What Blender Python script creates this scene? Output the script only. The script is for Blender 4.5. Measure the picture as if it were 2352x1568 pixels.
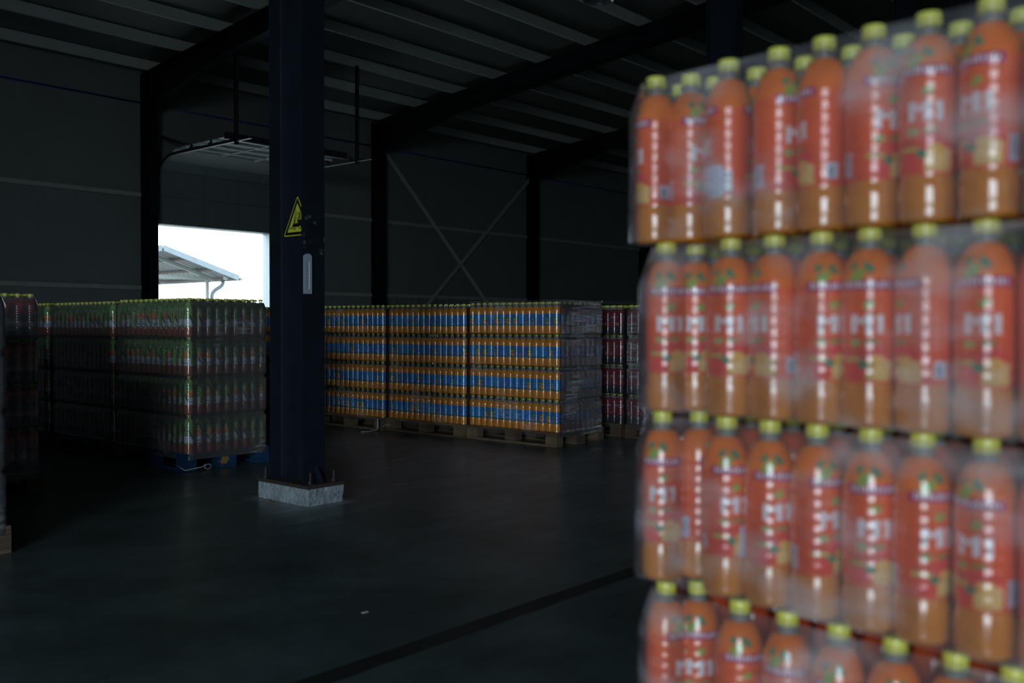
import bpy, math, random
import numpy as np
from mathutils import Matrix, Vector

random.seed(7)
rng = np.random.default_rng(7)
for o in list(bpy.data.objects):
    bpy.data.objects.remove(o, do_unlink=True)
S = bpy.context.scene
COL = S.collection

# ------------------------------------------------------------------ camera
TH, PITCH, ROLL = 0.7103618, -0.0173742, 0.00145744
F_PX, HCAM = 2200.0, 1.2
sT, cT = math.sin(TH), math.cos(TH)
def bld(v):                                   # level camera frame (right, fwd, up) -> building frame
    return Vector((v[0]*sT + v[1]*cT, -v[0]*cT + v[1]*sT, v[2]))
fw = Vector((0, math.cos(PITCH), math.sin(PITCH)))
rt = Vector((1, 0, 0)); up = Vector((0, -math.sin(PITCH), math.cos(PITCH)))
rt2 = math.cos(ROLL)*rt + math.sin(ROLL)*up
up2 = -math.sin(ROLL)*rt + math.cos(ROLL)*up
R_, U_, D_ = bld(rt2), bld(up2), bld(fw)
cam_d = bpy.data.cameras.new('camera'); cam = bpy.data.objects.new('camera', cam_d); COL.objects.link(cam)
m = Matrix.Identity(4)
for i in range(3):
    m[i][0], m[i][1], m[i][2] = R_[i], U_[i], -D_[i]
m[0][3], m[1][3], m[2][3] = 0, 0, HCAM
cam.matrix_world = m
cam_d.sensor_width = 36; cam_d.lens = F_PX/2352*36
cam_d.clip_start = 0.05; cam_d.clip_end = 300
cam_d.dof.use_dof = True; cam_d.dof.focus_distance = 9.5; cam_d.dof.aperture_fstop = 2.6
S.camera = cam

# ------------------------------------------------------------------ daylight
W = bpy.data.worlds.new('overcast_sky'); S.world = W; W.use_nodes = True
nt = W.node_tree; nt.nodes.clear()
wo = nt.nodes.new('ShaderNodeOutputWorld'); bg = nt.nodes.new('ShaderNodeBackground')
bg.inputs[0].default_value = (0.75, 0.90, 1.0, 1); bg.inputs[1].default_value = 13.0
nt.links.new(bg.outputs[0], wo.inputs[0])
W.cycles.sampling_method = 'MANUAL'; W.cycles.sample_map_resolution = 256
def portal(name, loc, rot, sx, sy):           # sky portals: they only guide sampling through the openings
    l = bpy.data.lights.new(name, 'AREA'); l.shape = 'RECTANGLE'; l.size = sx; l.size_y = sy
    l.cycles.is_portal = True
    o = bpy.data.objects.new(name, l); COL.objects.link(o); o.location = loc; o.rotation_euler = rot
DOOR2 = (-10.0, -9.0, -2.4, 5.4)                # x of end wall, y0, y1, height of the loading door behind the camera
portal('portal_loading_door', (DOOR2[0]-.12, (DOOR2[1]+DOOR2[2])/2, DOOR2[3]/2), (0, -math.pi/2, 0), DOOR2[3], DOOR2[2]-DOOR2[1])
portal('portal_side_door', (11.66, 18.66, 1.64), (-math.pi/2, 0, 0), 2.78, 3.26)
vs = S.view_settings
vs.view_transform = 'Standard'; vs.look = 'None'; vs.exposure = 0.0; vs.gamma = 1.0; vs.use_curve_mapping = False

# ------------------------------------------------------------------ materials
def new_mat(name):
    mt = bpy.data.materials.new(name); mt.use_nodes = True
    return mt, mt.node_tree, mt.node_tree.nodes['Principled BSDF']
def srgb(r, g, b):
    return tuple((c/255/12.92 if c/255 <= .04045 else ((c/255+.055)/1.055)**2.4) for c in (r, g, b))
def mat(name, col, rough=.5, metal=0, noise=0, nscale=8, bump=0, spec=.5, coat=0, col2=None, stretch=(1, 1, 1), bscale=None):
    mt, t, b = new_mat(name)
    b.inputs['Roughness'].default_value = rough; b.inputs['Metallic'].default_value = metal
    b.inputs['Specular IOR Level'].default_value = spec
    b.inputs['Coat Weight'].default_value = coat; b.inputs['Coat Roughness'].default_value = .06
    b.inputs['Base Color'].default_value = (*col, 1)
    if noise or bump:
        tc = t.nodes.new('ShaderNodeTexCoord'); mp = t.nodes.new('ShaderNodeMapping'); mp.inputs['Scale'].default_value = stretch
        n = t.nodes.new('ShaderNodeTexNoise'); n.inputs['Scale'].default_value = nscale; n.inputs['Detail'].default_value = 6
        n.inputs['Roughness'].default_value = .65
        t.links.new(tc.outputs['Object'], mp.inputs[0]); t.links.new(mp.outputs[0], n.inputs['Vector'])
        if noise:
            r = t.nodes.new('ShaderNodeValToRGB')
            c2 = col2 or tuple(c*(1-noise) for c in col)
            r.color_ramp.elements[0].position = .35; r.color_ramp.elements[1].position = .65
            r.color_ramp.elements[0].color = (*c2, 1); r.color_ramp.elements[1].color = (*col, 1)
            t.links.new(n.outputs['Fac'], r.inputs[0]); t.links.new(r.outputs[0], b.inputs['Base Color'])
        if bump:
            n2 = n
            if bscale:
                n2 = t.nodes.new('ShaderNodeTexNoise'); n2.inputs['Scale'].default_value = bscale; n2.inputs['Detail'].default_value = 4
                t.links.new(mp.outputs[0], n2.inputs['Vector'])
            bp = t.nodes.new('ShaderNodeBump'); bp.inputs['Strength'].default_value = bump; bp.inputs['Distance'].default_value = .01
            t.links.new(n2.outputs['Fac'], bp.inputs['Height']); t.links.new(bp.outputs[0], b.inputs['Normal'])
    return mt
def attr_mat(name, rough=.25, coat=.6, spec=.5):
    mt, t, b = new_mat(name)
    a = t.nodes.new('ShaderNodeAttribute'); a.attribute_name = 'Col'
    t.links.new(a.outputs['Color'], b.inputs['Base Color'])
    b.inputs['Roughness'].default_value = rough; b.inputs['Coat Weight'].default_value = coat
    b.inputs['Coat Roughness'].default_value = .05; b.inputs['Specular IOR Level'].default_value = spec
    return mt
def film_mat(name, haze=.05, haze_hi=.4, thr=.62, base=.10, tint=(.92, .93, 1), stretch=(4, 4, 26), patch=2.2, rough=.09, bump=.45, bsc=(2.2, 2.2, 5)):
    mt, t, b = new_mat(name); t.nodes.remove(b)
    N, L = t.nodes.new, t.links.new
    out = t.nodes['Material Output']
    tr = N('ShaderNodeBsdfTransparent'); tr.inputs[0].default_value = (.97, .97, .98, 1)
    gl = N('ShaderNodeBsdfGlossy'); gl.inputs['Roughness'].default_value = rough; gl.inputs['Color'].default_value = (*tint, 1)
    df = N('ShaderNodeBsdfDiffuse'); df.inputs['Color'].default_value = (.8, .81, .86, 1)
    tc = N('ShaderNodeTexCoord')
    mp = N('ShaderNodeMapping'); mp.inputs['Scale'].default_value = stretch; L(tc.outputs['Object'], mp.inputs[0])
    n1 = N('ShaderNodeTexNoise'); n1.inputs['Scale'].default_value = 2.2; n1.inputs['Detail'].default_value = 5; L(mp.outputs[0], n1.inputs['Vector'])
    n2 = N('ShaderNodeTexNoise'); n2.inputs['Scale'].default_value = patch; n2.inputs['Detail'].default_value = 2; L(tc.outputs['Object'], n2.inputs['Vector'])
    r2 = N('ShaderNodeMapRange'); r2.inputs['From Min'].default_value = thr; r2.inputs['From Max'].default_value = thr+.09; L(n2.outputs['Fac'], r2.inputs['Value'])
    r1 = N('ShaderNodeMapRange'); r1.inputs['From Min'].default_value = .42; r1.inputs['From Max'].default_value = .75; L(n1.outputs['Fac'], r1.inputs['Value'])
    mu = N('ShaderNodeMath'); mu.operation = 'MULTIPLY'; L(r2.outputs[0], mu.inputs[0]); L(r1.outputs[0], mu.inputs[1])
    ma = N('ShaderNodeMath'); ma.operation = 'MULTIPLY_ADD'; L(mu.outputs[0], ma.inputs[0]); ma.inputs[1].default_value = haze_hi; ma.inputs[2].default_value = haze
    bp = N('ShaderNodeBump'); bp.inputs['Strength'].default_value = bump; bp.inputs['Distance'].default_value = .004
    n3 = N('ShaderNodeTexNoise'); n3.inputs['Scale'].default_value = 9; n3.inputs['Detail'].default_value = 4; n3.inputs['Distortion'].default_value = .8
    mp3 = N('ShaderNodeMapping'); mp3.inputs['Scale'].default_value = bsc; L(tc.outputs['Object'], mp3.inputs[0]); L(mp3.outputs[0], n3.inputs['Vector'])
    L(n3.outputs['Fac'], bp.inputs['Height']); L(bp.outputs[0], gl.inputs['Normal'])
    fr = N('ShaderNodeFresnel'); fr.inputs[0].default_value = 1.45; L(bp.outputs[0], fr.inputs['Normal'])
    ad = N('ShaderNodeMath'); ad.operation = 'ADD'; ad.use_clamp = True; L(fr.outputs[0], ad.inputs[0]); ad.inputs[1].default_value = base-.04
    m1 = N('ShaderNodeMixShader'); L(ad.outputs[0], m1.inputs[0]); L(tr.outputs[0], m1.inputs[1]); L(gl.outputs[0], m1.inputs[2])
    m2 = N('ShaderNodeMixShader'); L(ma.outputs[0], m2.inputs[0]); L(m1.outputs[0], m2.inputs[1]); L(df.outputs[0], m2.inputs[2])
    L(m2.outputs[0], out.inputs['Surface'])
    return mt

M = {}
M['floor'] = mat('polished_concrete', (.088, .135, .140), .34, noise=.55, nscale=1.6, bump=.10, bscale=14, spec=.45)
t = M['floor'].node_tree; b = t.nodes['Principled BSDF']
n = t.nodes.new('ShaderNodeTexNoise'); n.inputs['Scale'].default_value = 3.0; n.inputs['Detail'].default_value = 8; n.inputs['Distortion'].default_value = 1.2
mp = t.nodes.new('ShaderNodeMapping'); mp.inputs['Rotation'].default_value = (0, 0, .5); mp.inputs['Scale'].default_value = (.5, 2.4, 1)
tc = t.nodes.new('ShaderNodeTexCoord'); t.links.new(tc.outputs['Object'], mp.inputs[0]); t.links.new(mp.outputs[0], n.inputs['Vector'])
mr = t.nodes.new('ShaderNodeMapRange'); mr.inputs['To Min'].default_value = .18; mr.inputs['To Max'].default_value = .46
t.links.new(n.outputs['Fac'], mr.inputs['Value']); t.links.new(mr.outputs[0], b.inputs['Roughness'])
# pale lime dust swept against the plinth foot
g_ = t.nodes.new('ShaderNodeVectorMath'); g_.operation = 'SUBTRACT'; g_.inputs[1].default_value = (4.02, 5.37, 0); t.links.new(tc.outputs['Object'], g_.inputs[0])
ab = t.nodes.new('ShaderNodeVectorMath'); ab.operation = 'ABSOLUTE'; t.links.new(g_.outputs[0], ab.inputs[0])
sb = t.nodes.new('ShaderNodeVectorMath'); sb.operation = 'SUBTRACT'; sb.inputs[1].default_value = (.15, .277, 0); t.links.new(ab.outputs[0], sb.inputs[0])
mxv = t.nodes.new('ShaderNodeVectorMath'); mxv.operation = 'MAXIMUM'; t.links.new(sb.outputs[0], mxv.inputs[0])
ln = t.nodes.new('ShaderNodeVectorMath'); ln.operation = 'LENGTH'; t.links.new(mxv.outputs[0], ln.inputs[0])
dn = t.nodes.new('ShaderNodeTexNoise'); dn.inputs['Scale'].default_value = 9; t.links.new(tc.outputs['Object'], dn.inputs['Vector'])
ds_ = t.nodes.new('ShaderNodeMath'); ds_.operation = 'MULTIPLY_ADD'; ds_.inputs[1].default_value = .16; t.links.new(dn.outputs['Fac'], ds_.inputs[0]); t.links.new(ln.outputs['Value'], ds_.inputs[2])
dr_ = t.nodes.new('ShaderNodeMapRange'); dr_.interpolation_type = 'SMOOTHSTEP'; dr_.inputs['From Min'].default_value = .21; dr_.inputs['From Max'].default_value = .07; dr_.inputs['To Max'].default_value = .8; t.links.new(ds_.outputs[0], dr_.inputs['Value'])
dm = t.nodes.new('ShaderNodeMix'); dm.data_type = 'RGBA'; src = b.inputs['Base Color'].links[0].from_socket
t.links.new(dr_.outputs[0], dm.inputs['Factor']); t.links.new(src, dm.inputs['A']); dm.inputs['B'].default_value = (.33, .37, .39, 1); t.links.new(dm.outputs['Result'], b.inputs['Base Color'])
M['wall'] = mat('wall_cladding', (.155, .175, .172), .55, noise=.12, nscale=1.5)
M['girt'] = mat('galvanised_girt', (.31, .33, .31), .5, noise=.2, nscale=5)
M['roof'] = mat('roof_sheet', (.12, .125, .11), .6, noise=.15, nscale=1)
M['purlin'] = mat('galvanised_purlin', (.40, .43, .42), .45, noise=.12, nscale=3)
M['steel'] = mat('dark_blue_steel', (.012, .019, .030), .42, noise=.3, nscale=6, spec=.3)
M['steelblack'] = mat('black_steel', (.004, .005, .008), .55, spec=.2)
M['rustplate'] = mat('rusty_plate', (.03, .03, .035), .7, noise=1, nscale=14, col2=(.06, .035, .02), bump=.3)
M['bolt'] = mat('weathered_bolt', (.06, .055, .065), .5, metal=.5, noise=.5, nscale=40, bump=.2)
M['concrete'] = mat('whitewashed_concrete', (.36, .42, .46), .85, noise=1, nscale=11, col2=(.20, .235, .26), bump=1.6, bscale=38)
M['conc_dark'] = mat('outdoor_concrete', (.25, .25, .24), .9)
M['wood'] = mat('pallet_wood', (.13, .085, .055), .75, noise=1, nscale=5, col2=(.07, .045, .03), stretch=(1, 1, 6), bump=.3)
M['woodlight'] = mat('pale_pallet_wood', (.19, .135, .08), .75, noise=1, nscale=5, col2=(.10, .07, .04), bump=.3)
M['bluewood'] = mat('blue_painted_wood', (.010, .055, .15), .6, noise=1, nscale=7, col2=(.006, .035, .10), bump=.3)
t = M['bluewood'].node_tree; b = t.nodes['Principled BSDF']        # worn paint showing the timber
n = t.nodes.new('ShaderNodeTexNoise'); n.inputs['Scale'].default_value = 4.5; n.inputs['Detail'].default_value = 7
tc = t.nodes.new('ShaderNodeTexCoord'); t.links.new(tc.outputs['Object'], n.inputs['Vector'])
mr = t.nodes.new('ShaderNodeMapRange'); mr.inputs['From Min'].default_value = .64; mr.inputs['From Max'].default_value = .68
t.links.new(n.outputs['Fac'], mr.inputs['Value'])
mx = t.nodes.new('ShaderNodeMix'); mx.data_type = 'RGBA'; src = b.inputs['Base Color'].links[0].from_socket
t.links.new(mr.outputs[0], mx.inputs['Factor']); t.links.new(src, mx.inputs['A']); mx.inputs['B'].default_value = (.30, .18, .05, 1)
t.links.new(mx.outputs['Result'], b.inputs['Base Color'])
M['joint'] = mat('dark_joint_filler', (.030, .034, .030), .6, noise=.5, nscale=9)
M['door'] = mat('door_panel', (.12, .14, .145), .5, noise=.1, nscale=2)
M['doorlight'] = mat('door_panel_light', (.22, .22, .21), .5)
M['reveal'] = mat('white_reveal', (.11, .13, .165), .5)
M['track'] = mat('dark_track', (.02, .022, .024), .45)
M['trackbright'] = mat('galvanised_track', (.8, .82, .82), .4)
M['pipeblue'] = mat('blue_pipe', (.012, .02, .20), .4)
M['brace'] = mat('brace_grey', (.34, .35, .34), .5)
M['yellow'] = mat('sign_yellow', (.62, .68, .055), .45)
M['black'] = mat('sign_black', (.008, .008, .01), .5)
M['therm'] = mat('thermometer_grey', (.36, .42, .50), .4)
M['thermink'] = mat('thermometer_ink', (.05, .06, .09), .5)
M['glassy'] = mat('thermometer_tube', (.8, .85, .9), .15, coat=1)
M['cap'] = mat('lime_cap', (.66, .68, .12), .35, coat=.3)
M['neck'], t, b = new_mat('clear_pet')
b.inputs['Base Color'].default_value = (.30, .32, .30, 1); b.inputs['Roughness'].default_value = .08; b.inputs['Alpha'].default_value = .80
M['body'] = attr_mat('bottle_body', .15, .9)
M['label'] = attr_mat('printed_sleeve', .22, 1.0)
M['stuff'] = attr_mat('bottles_far_rows', .25, .6)
M['film'] = film_mat('stretch_film', haze=.03, haze_hi=.35, thr=.59, base=.06)
M['filmgreen'] = film_mat('stretch_film_fine', haze=.09, haze_hi=.30, thr=.60)
M['filmglare'] = film_mat('stretch_film_glare', haze=.065, haze_hi=.55, thr=.50, patch=2.0, base=.11, stretch=(1.2, 1.2, 24), bsc=(.7, .7, 7), bump=.3)  # film glare painted in as whitish diffuse patches
M['filmfront'] = film_mat('shrink_film_near', haze=.06, haze_hi=.34, thr=.47, base=.07, stretch=(3, 3, 6), patch=5.5, rough=.09, tint=(1, .95, .97), bump=.6)
M['filmthick'] = mat('bunched_film', (.55, .58, .60), .3, coat=.5, bump=.4, bscale=60)
M['paper'] = mat('paper_bit', (.6, .6, .58), .8)
M['scrap'] = mat('brown_scrap', (.25, .17, .10), .9, noise=.5, nscale=30)
M['canopy'] = mat('canopy_sheet', (.048, .055, .055), .5, noise=.1, nscale=2)
M['canopywhite'] = mat('canopy_fascia', (.060, .078, .088), .5, noise=.2, nscale=4)
M['canopyframe'] = mat('canopy_frame', (.10, .11, .10), .5)
M['canopyred'] = mat('canopy_purlin', (.075, .055, .05), .6)
M['lamp'] = mat('lamp_metal', (.4, .42, .46), .25, metal=.8)

# dusty scuff marks on the near flange, at hand height
def scuff(mt):
    t = mt.node_tree; b = t.nodes['Principled BSDF']
    g = t.nodes.new('ShaderNodeTexCoord'); n = t.nodes.new('ShaderNodeTexVoronoi'); n.inputs['Scale'].default_value = 22
    t.links.new(g.outputs['Object'], n.inputs['Vector'])
    mr = t.nodes.new('ShaderNodeMapRange'); mr.inputs['From Min'].default_value = .45; mr.inputs['From Max'].default_value = .05; t.links.new(n.outputs['Distance'], mr.inputs['Value'])
    sp = t.nodes.new('ShaderNodeSeparateXYZ'); t.links.new(g.outputs['Object'], sp.inputs[0])
    w = t.nodes.new('ShaderNodeMath'); w.operation = 'COMPARE'; w.inputs[1].default_value = 1.80; w.inputs[2].default_value = .13; t.links.new(sp.outputs['Z'], w.inputs[0])
    mu = t.nodes.new('ShaderNodeMath'); mu.operation = 'MULTIPLY'; t.links.new(w.outputs[0], mu.inputs[0]); t.links.new(mr.outputs[0], mu.inputs[1])
    n2 = t.nodes.new('ShaderNodeTexNoise'); n2.inputs['Scale'].default_value = 9; t.links.new(g.outputs['Object'], n2.inputs['Vector'])
    m3 = t.nodes.new('ShaderNodeMapRange'); m3.inputs['From Min'].default_value = .48; m3.inputs['From Max'].default_value = .6; t.links.new(n2.outputs['Fac'], m3.inputs['Value'])
    mv = t.nodes.new('ShaderNodeMath'); mv.operation = 'MULTIPLY'; t.links.new(mu.outputs[0], mv.inputs[0]); t.links.new(m3.outputs[0], mv.inputs[1])
    mx = t.nodes.new('ShaderNodeMix'); mx.data_type = 'RGBA'; src = b.inputs['Base Color'].links[0].from_socket
    t.links.new(mv.outputs[0], mx.inputs['Factor']); t.links.new(src, mx.inputs['A']); mx.inputs['B'].default_value = (.16, .17, .18, 1)
    t.links.new(mx.outputs['Result'], b.inputs['Base Color'])
M['steelscuff'] = M['steel'].copy(); scuff(M['steelscuff'])

# ------------------------------------------------------------------ mesh helpers
class MB:
    def __init__(s): s.v = []; s.f = []; s.mi = []
    def add(s, v, f, mi=0):
        o = len(s.v); s.v += [tuple(p) for p in v]; s.f += [tuple(i+o for i in q) for q in f]; s.mi += [mi]*len(f)
    def box(s, x0, x1, y0, y1, z0, z1, mi=0, bev=0):
        if bev:
            b = bev; P = []
            for z, e in ((z0, b), (z0+b, 0), (z1-b, 0), (z1, b)):
                P += [(x0+e, y0+e, z), (x1-e, y0+e, z), (x1-e, y1-e, z), (x0+e, y1-e, z)]
            F = [(3, 2, 1, 0), (12, 13, 14, 15)]
            for k in range(3):
                for i in range(4):
                    j = (i+1) % 4; F.append((k*4+i, k*4+j, k*4+4+j, k*4+4+i))
            s.add(P, F, mi); return
        s.add([(x0, y0, z0), (x1, y0, z0), (x1, y1, z0), (x0, y1, z0), (x0, y0, z1), (x1, y0, z1), (x1, y1, z1), (x0, y1, z1)],
              [(3, 2, 1, 0), (4, 5, 6, 7), (0, 1, 5, 4), (1, 2, 6, 5), (2, 3, 7, 6), (3, 0, 4, 7)], mi)
    def prism(s, pts, fn, a, b, mi=0):        # polygon pts (u,v) extruded from a to b through fn(u,v,w)
        n = len(pts)
        v = [fn(u, w, a) for u, w in pts] + [fn(u, w, b) for u, w in pts]
        s.add(v, [tuple(range(n))[::-1], tuple(range(n, 2*n))] + [(i, (i+1) % n, n+(i+1) % n, n+i) for i in range(n)], mi)
    def lathe(s, prof, n=16, c=(0, 0, 0), mi=0, cap=True):
        v = []; f = []
        for r, z in prof:
            for i in range(n):
                a = 2*math.pi*i/n; v.append((c[0]+r*math.cos(a), c[1]+r*math.sin(a), c[2]+z))
        for k in range(len(prof)-1):
            for i in range(n):
                j = (i+1) % n; f.append((k*n+i, k*n+j, (k+1)*n+j, (k+1)*n+i))
        if cap:
            f.append(tuple(range(n))[::-1]); f.append(tuple(range((len(prof)-1)*n, len(prof)*n)))
        s.add(v, f, mi)
    def tube(s, pts, r, n=8, mi=0, flat=1.0):
        pts = [Vector(p) for p in pts]; v = []; f = []
        for i, p in enumerate(pts):
            d = (pts[min(i+1, len(pts)-1)]-pts[max(i-1, 0)]).normalized()
            a = d.cross(Vector((0, 0, 1)))
            if a.length < 1e-3: a = d.cross(Vector((1, 0, 0)))
            a.normalize(); c = a.cross(d)
            for k in range(n):
                t = 2*math.pi*k/n; v.append(p+a*math.cos(t)*r+c*math.sin(t)*r*flat)
        for i in range(len(pts)-1):
            for k in range(n):
                j = (k+1) % n; f.append((i*n+k, (i+1)*n+k, (i+1)*n+j, i*n+j))
        f.append(tuple(range(n))); f.append(tuple(range((len(pts)-1)*n, len(pts)*n))[::-1])
        s.add(v, f, mi)
    def bar(s, p, q, w, h, mi=0):             # rectangular bar from p to q, w across (horizontal), h the other way
        p, q = Vector(p), Vector(q); d = (q-p).normalized(); a = d.cross(Vector((0, 0, 1)))
        if a.length < 1e-3: a = Vector((1, 0, 0))
        a.normalize(); c = a.cross(d)
        v = [e+a*sx*w/2+c*sy*h/2 for e in (p, q) for sx, sy in ((-1, -1), (1, -1), (1, 1), (-1, 1))]
        s.add(v, [(0, 1, 2, 3), (7, 6, 5, 4), (0, 4, 5, 1), (1, 5, 6, 2), (2, 6, 7, 3), (3, 7, 4, 0)], mi)
    def mesh(s, name, mats, smooth=False):
        me = bpy.data.meshes.new(name); me.from_pydata(s.v, [], s.f)
        for mt in (mats if isinstance(mats, (list, tuple)) else [mats]): me.materials.append(mt)
        if any(s.mi): me.polygons.foreach_set('material_index', s.mi)
        if smooth: me.polygons.foreach_set('use_smooth', [True]*len(s.f))
        me.update(); return me
    def build(s, name, mats, parent=None, loc=(0, 0, 0), rz=0, smooth=False):
        return link(name, s.mesh(name, mats, smooth), parent, loc, rz)
def link(name, me, parent=None, loc=(0, 0, 0), rz=0):
    o = bpy.data.objects.new(name, me); COL.objects.link(o); o.location = loc; o.rotation_euler = (0, 0, rz)
    if parent: o.parent = parent
    return o
def tag(o, label=None, cat=None, group=None, kind=None):
    if label: o['label'] = label
    if cat: o['category'] = cat
    if group: o['group'] = group
    if kind: o['kind'] = kind
    return o
def empty(name, loc=(0, 0, 0), rz=0):
    return link(name, None, None, loc, rz)
ORD = ['first', 'second', 'third', 'fourth', 'fifth', 'sixth', 'seventh', 'eighth', 'ninth', 'tenth', 'eleventh', 'twelfth', 'thirteenth', 'fourteenth', 'fifteenth', 'sixteenth', 'seventeenth', 'eighteenth', 'nineteenth', 'twentieth']

# ------------------------------------------------------------------ the hall
YW, XE, XR, YF = 18.5, DOOR2[0], 34.4, -12.0
EAVE, SLOPE, YR = 6.30, .102, -2.0            # rafter top at the back wall, roof slope, ridge line
def rz_(y): return EAVE + SLOPE*(18.3-y if y > YR else 18.3-2*YR+y)
FX = [3.90, 9.894, 16.042, 22.16, 28.29]      # left faces of the portal frames (6.1 m bays)

f = MB(); f.box(XE-.2, XR+.2, YF-.2, YW+.25, -.25, 0)
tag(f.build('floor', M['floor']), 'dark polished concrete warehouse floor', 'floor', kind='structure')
g = MB(); g.box(-60, 80, YW+.25, 90, -.3, -.03); g.box(-60, XE-.2, -60, YW+.25, -.3, -.03)
tag(g.build('yard_ground', M['conc_dark']), 'pale concrete yard outside the warehouse doors', 'ground', kind='structure')
j = MB(); j.box(XE, XR, 2.53, 2.63, 0, .0025)
tag(j.build('trim_1', M['joint']), 'dark straight expansion joint strip crossing the floor in front', 'floor joint', kind='structure')

DX0, DX1, DZ = 10.27, 13.05, 3.27
wb = MB()
wb.box(XE, DX0, YW+.08, YW+.16, 0, 6.5); wb.box(DX1, XR, YW+.08, YW+.16, 0, 6.5); wb.box(DX0, DX1, YW+.08, YW+.16, DZ, 6.5)
wall = tag(wb.build('wall_back', M['wall']), 'long dark grey clad wall behind the stacked pallets', 'wall', kind='structure')
rows = [(0, 1.955), (1.955, 3.845), (3.845, 5.70), (5.70, 6.5)]
xs = [XE] + [x+.10 for x in FX] + [XR]
for i in range(len(xs)-1):
    for z0, z1 in rows:
        a, b_ = xs[i], xs[i+1]
        parts = [(a, b_, z0, z1)]
        if i == 2:
            if z1 <= 1.96: parts = [(a, DX0, z0, z1), (DX1, b_, z0, z1)]
            elif z1 < 3.9: parts = [(a, DX0, z0, z1), (DX1, b_, z0, z1), (DX0, DX1, DZ, z1)]
        for (p, q, c, d) in parts:
            pb = MB(); e = .004
            pb.box(p+e, q-e, YW, YW+.078, c+e, d-e, bev=.006); pb.build('wall_panel', M['wall'], wall)
def simple_wall(name, lab, boxes, mt=None):
    w = MB()
    for bx in boxes: w.box(*bx)
    return tag(w.build(name, mt or M['wall']), lab, 'wall', kind='structure')
simple_wall('wall_right', 'far end wall of the hall behind the dark red drinks', [(XR, XR+.15, YF, YW+.16, 0, 9)])
simple_wall('wall_front', 'long side wall of the hall behind the camera', [(XE, XR, YF-.15, YF, 0, 9)])
simple_wall('wall_left', 'end wall with the wide loading door behind the camera', [
    (XE-.15, XE, YF, DOOR2[1], 0, 9), (XE-.15, XE, DOOR2[2], YW+.16, 0, 9), (XE-.15, XE, DOOR2[1], DOOR2[2], DOOR2[3], 9)])
# white reveal of the side door
rv = MB()
rv.box(DX1, DX1+.03, YW+.165, YW+.33, 0, DZ+.03); rv.box(DX0, DX1, YW+.165, YW+.33, DZ, DZ+.03); rv.box(DX0-.03, DX0, YW+.165, YW+.33, 0, DZ+.03)
tag(rv.build('trim_2', M['reveal']), 'pale metal reveal around the open side door', 'door trim', kind='structure')

# roof
r = MB(); x0, x1 = XE-.3, XR+.3
def roofz(y): return rz_(y)+.215
for ya, yb in ((YW+.3, YR), (YR, YF-.3)):
    r.add([(x0, ya, roofz(ya)), (x1, ya, roofz(ya)), (x1, yb, roofz(yb)), (x0, yb, roofz(yb)),
           (x0, ya, roofz(ya)+.1), (x1, ya, roofz(ya)+.1), (x1, yb, roofz(yb)+.1), (x0, yb, roofz(yb)+.1)],
          [(0, 1, 2, 3), (7, 6, 5, 4), (0, 4, 5, 1), (1, 5, 6, 2), (2, 6, 7, 3), (3, 7, 4, 0)])
tag(r.build('ceiling', M['roof']), 'dark sloping roof sheeting above the purlins', 'roof', kind='structure')

# purlins: C sections on top of the rafters
ys = [18.22, 16.90, 15.62, 14.36, 13.08, 11.80, 10.50, 9.20, 7.90, 6.60, 5.30, 4.0, 2.7, 1.4, .1, -1.2]
for i, y in enumerate(ys):
    z = rz_(y)+.004; p = MB(); h = .20
    p.box(XE, XR, y-.030, y-.024, z, z+h)                     # web faces the hall
    p.box(XE, XR, y-.024, y+.035, z, z+.006); p.box(XE, XR, y-.024, y+.035, z+h-.006, z+h)
    p.box(XE, XR, y+.029, y+.035, z+.006, z+.03)
    tag(p.build('roof_purlin', M['purlin']), f'pale galvanised roof purlin, {ORD[i]} one up from the back wall', 'purlin', 'roof purlins', 'structure')
# cleats where purlins cross the rafters are joined to the frames below

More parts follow.
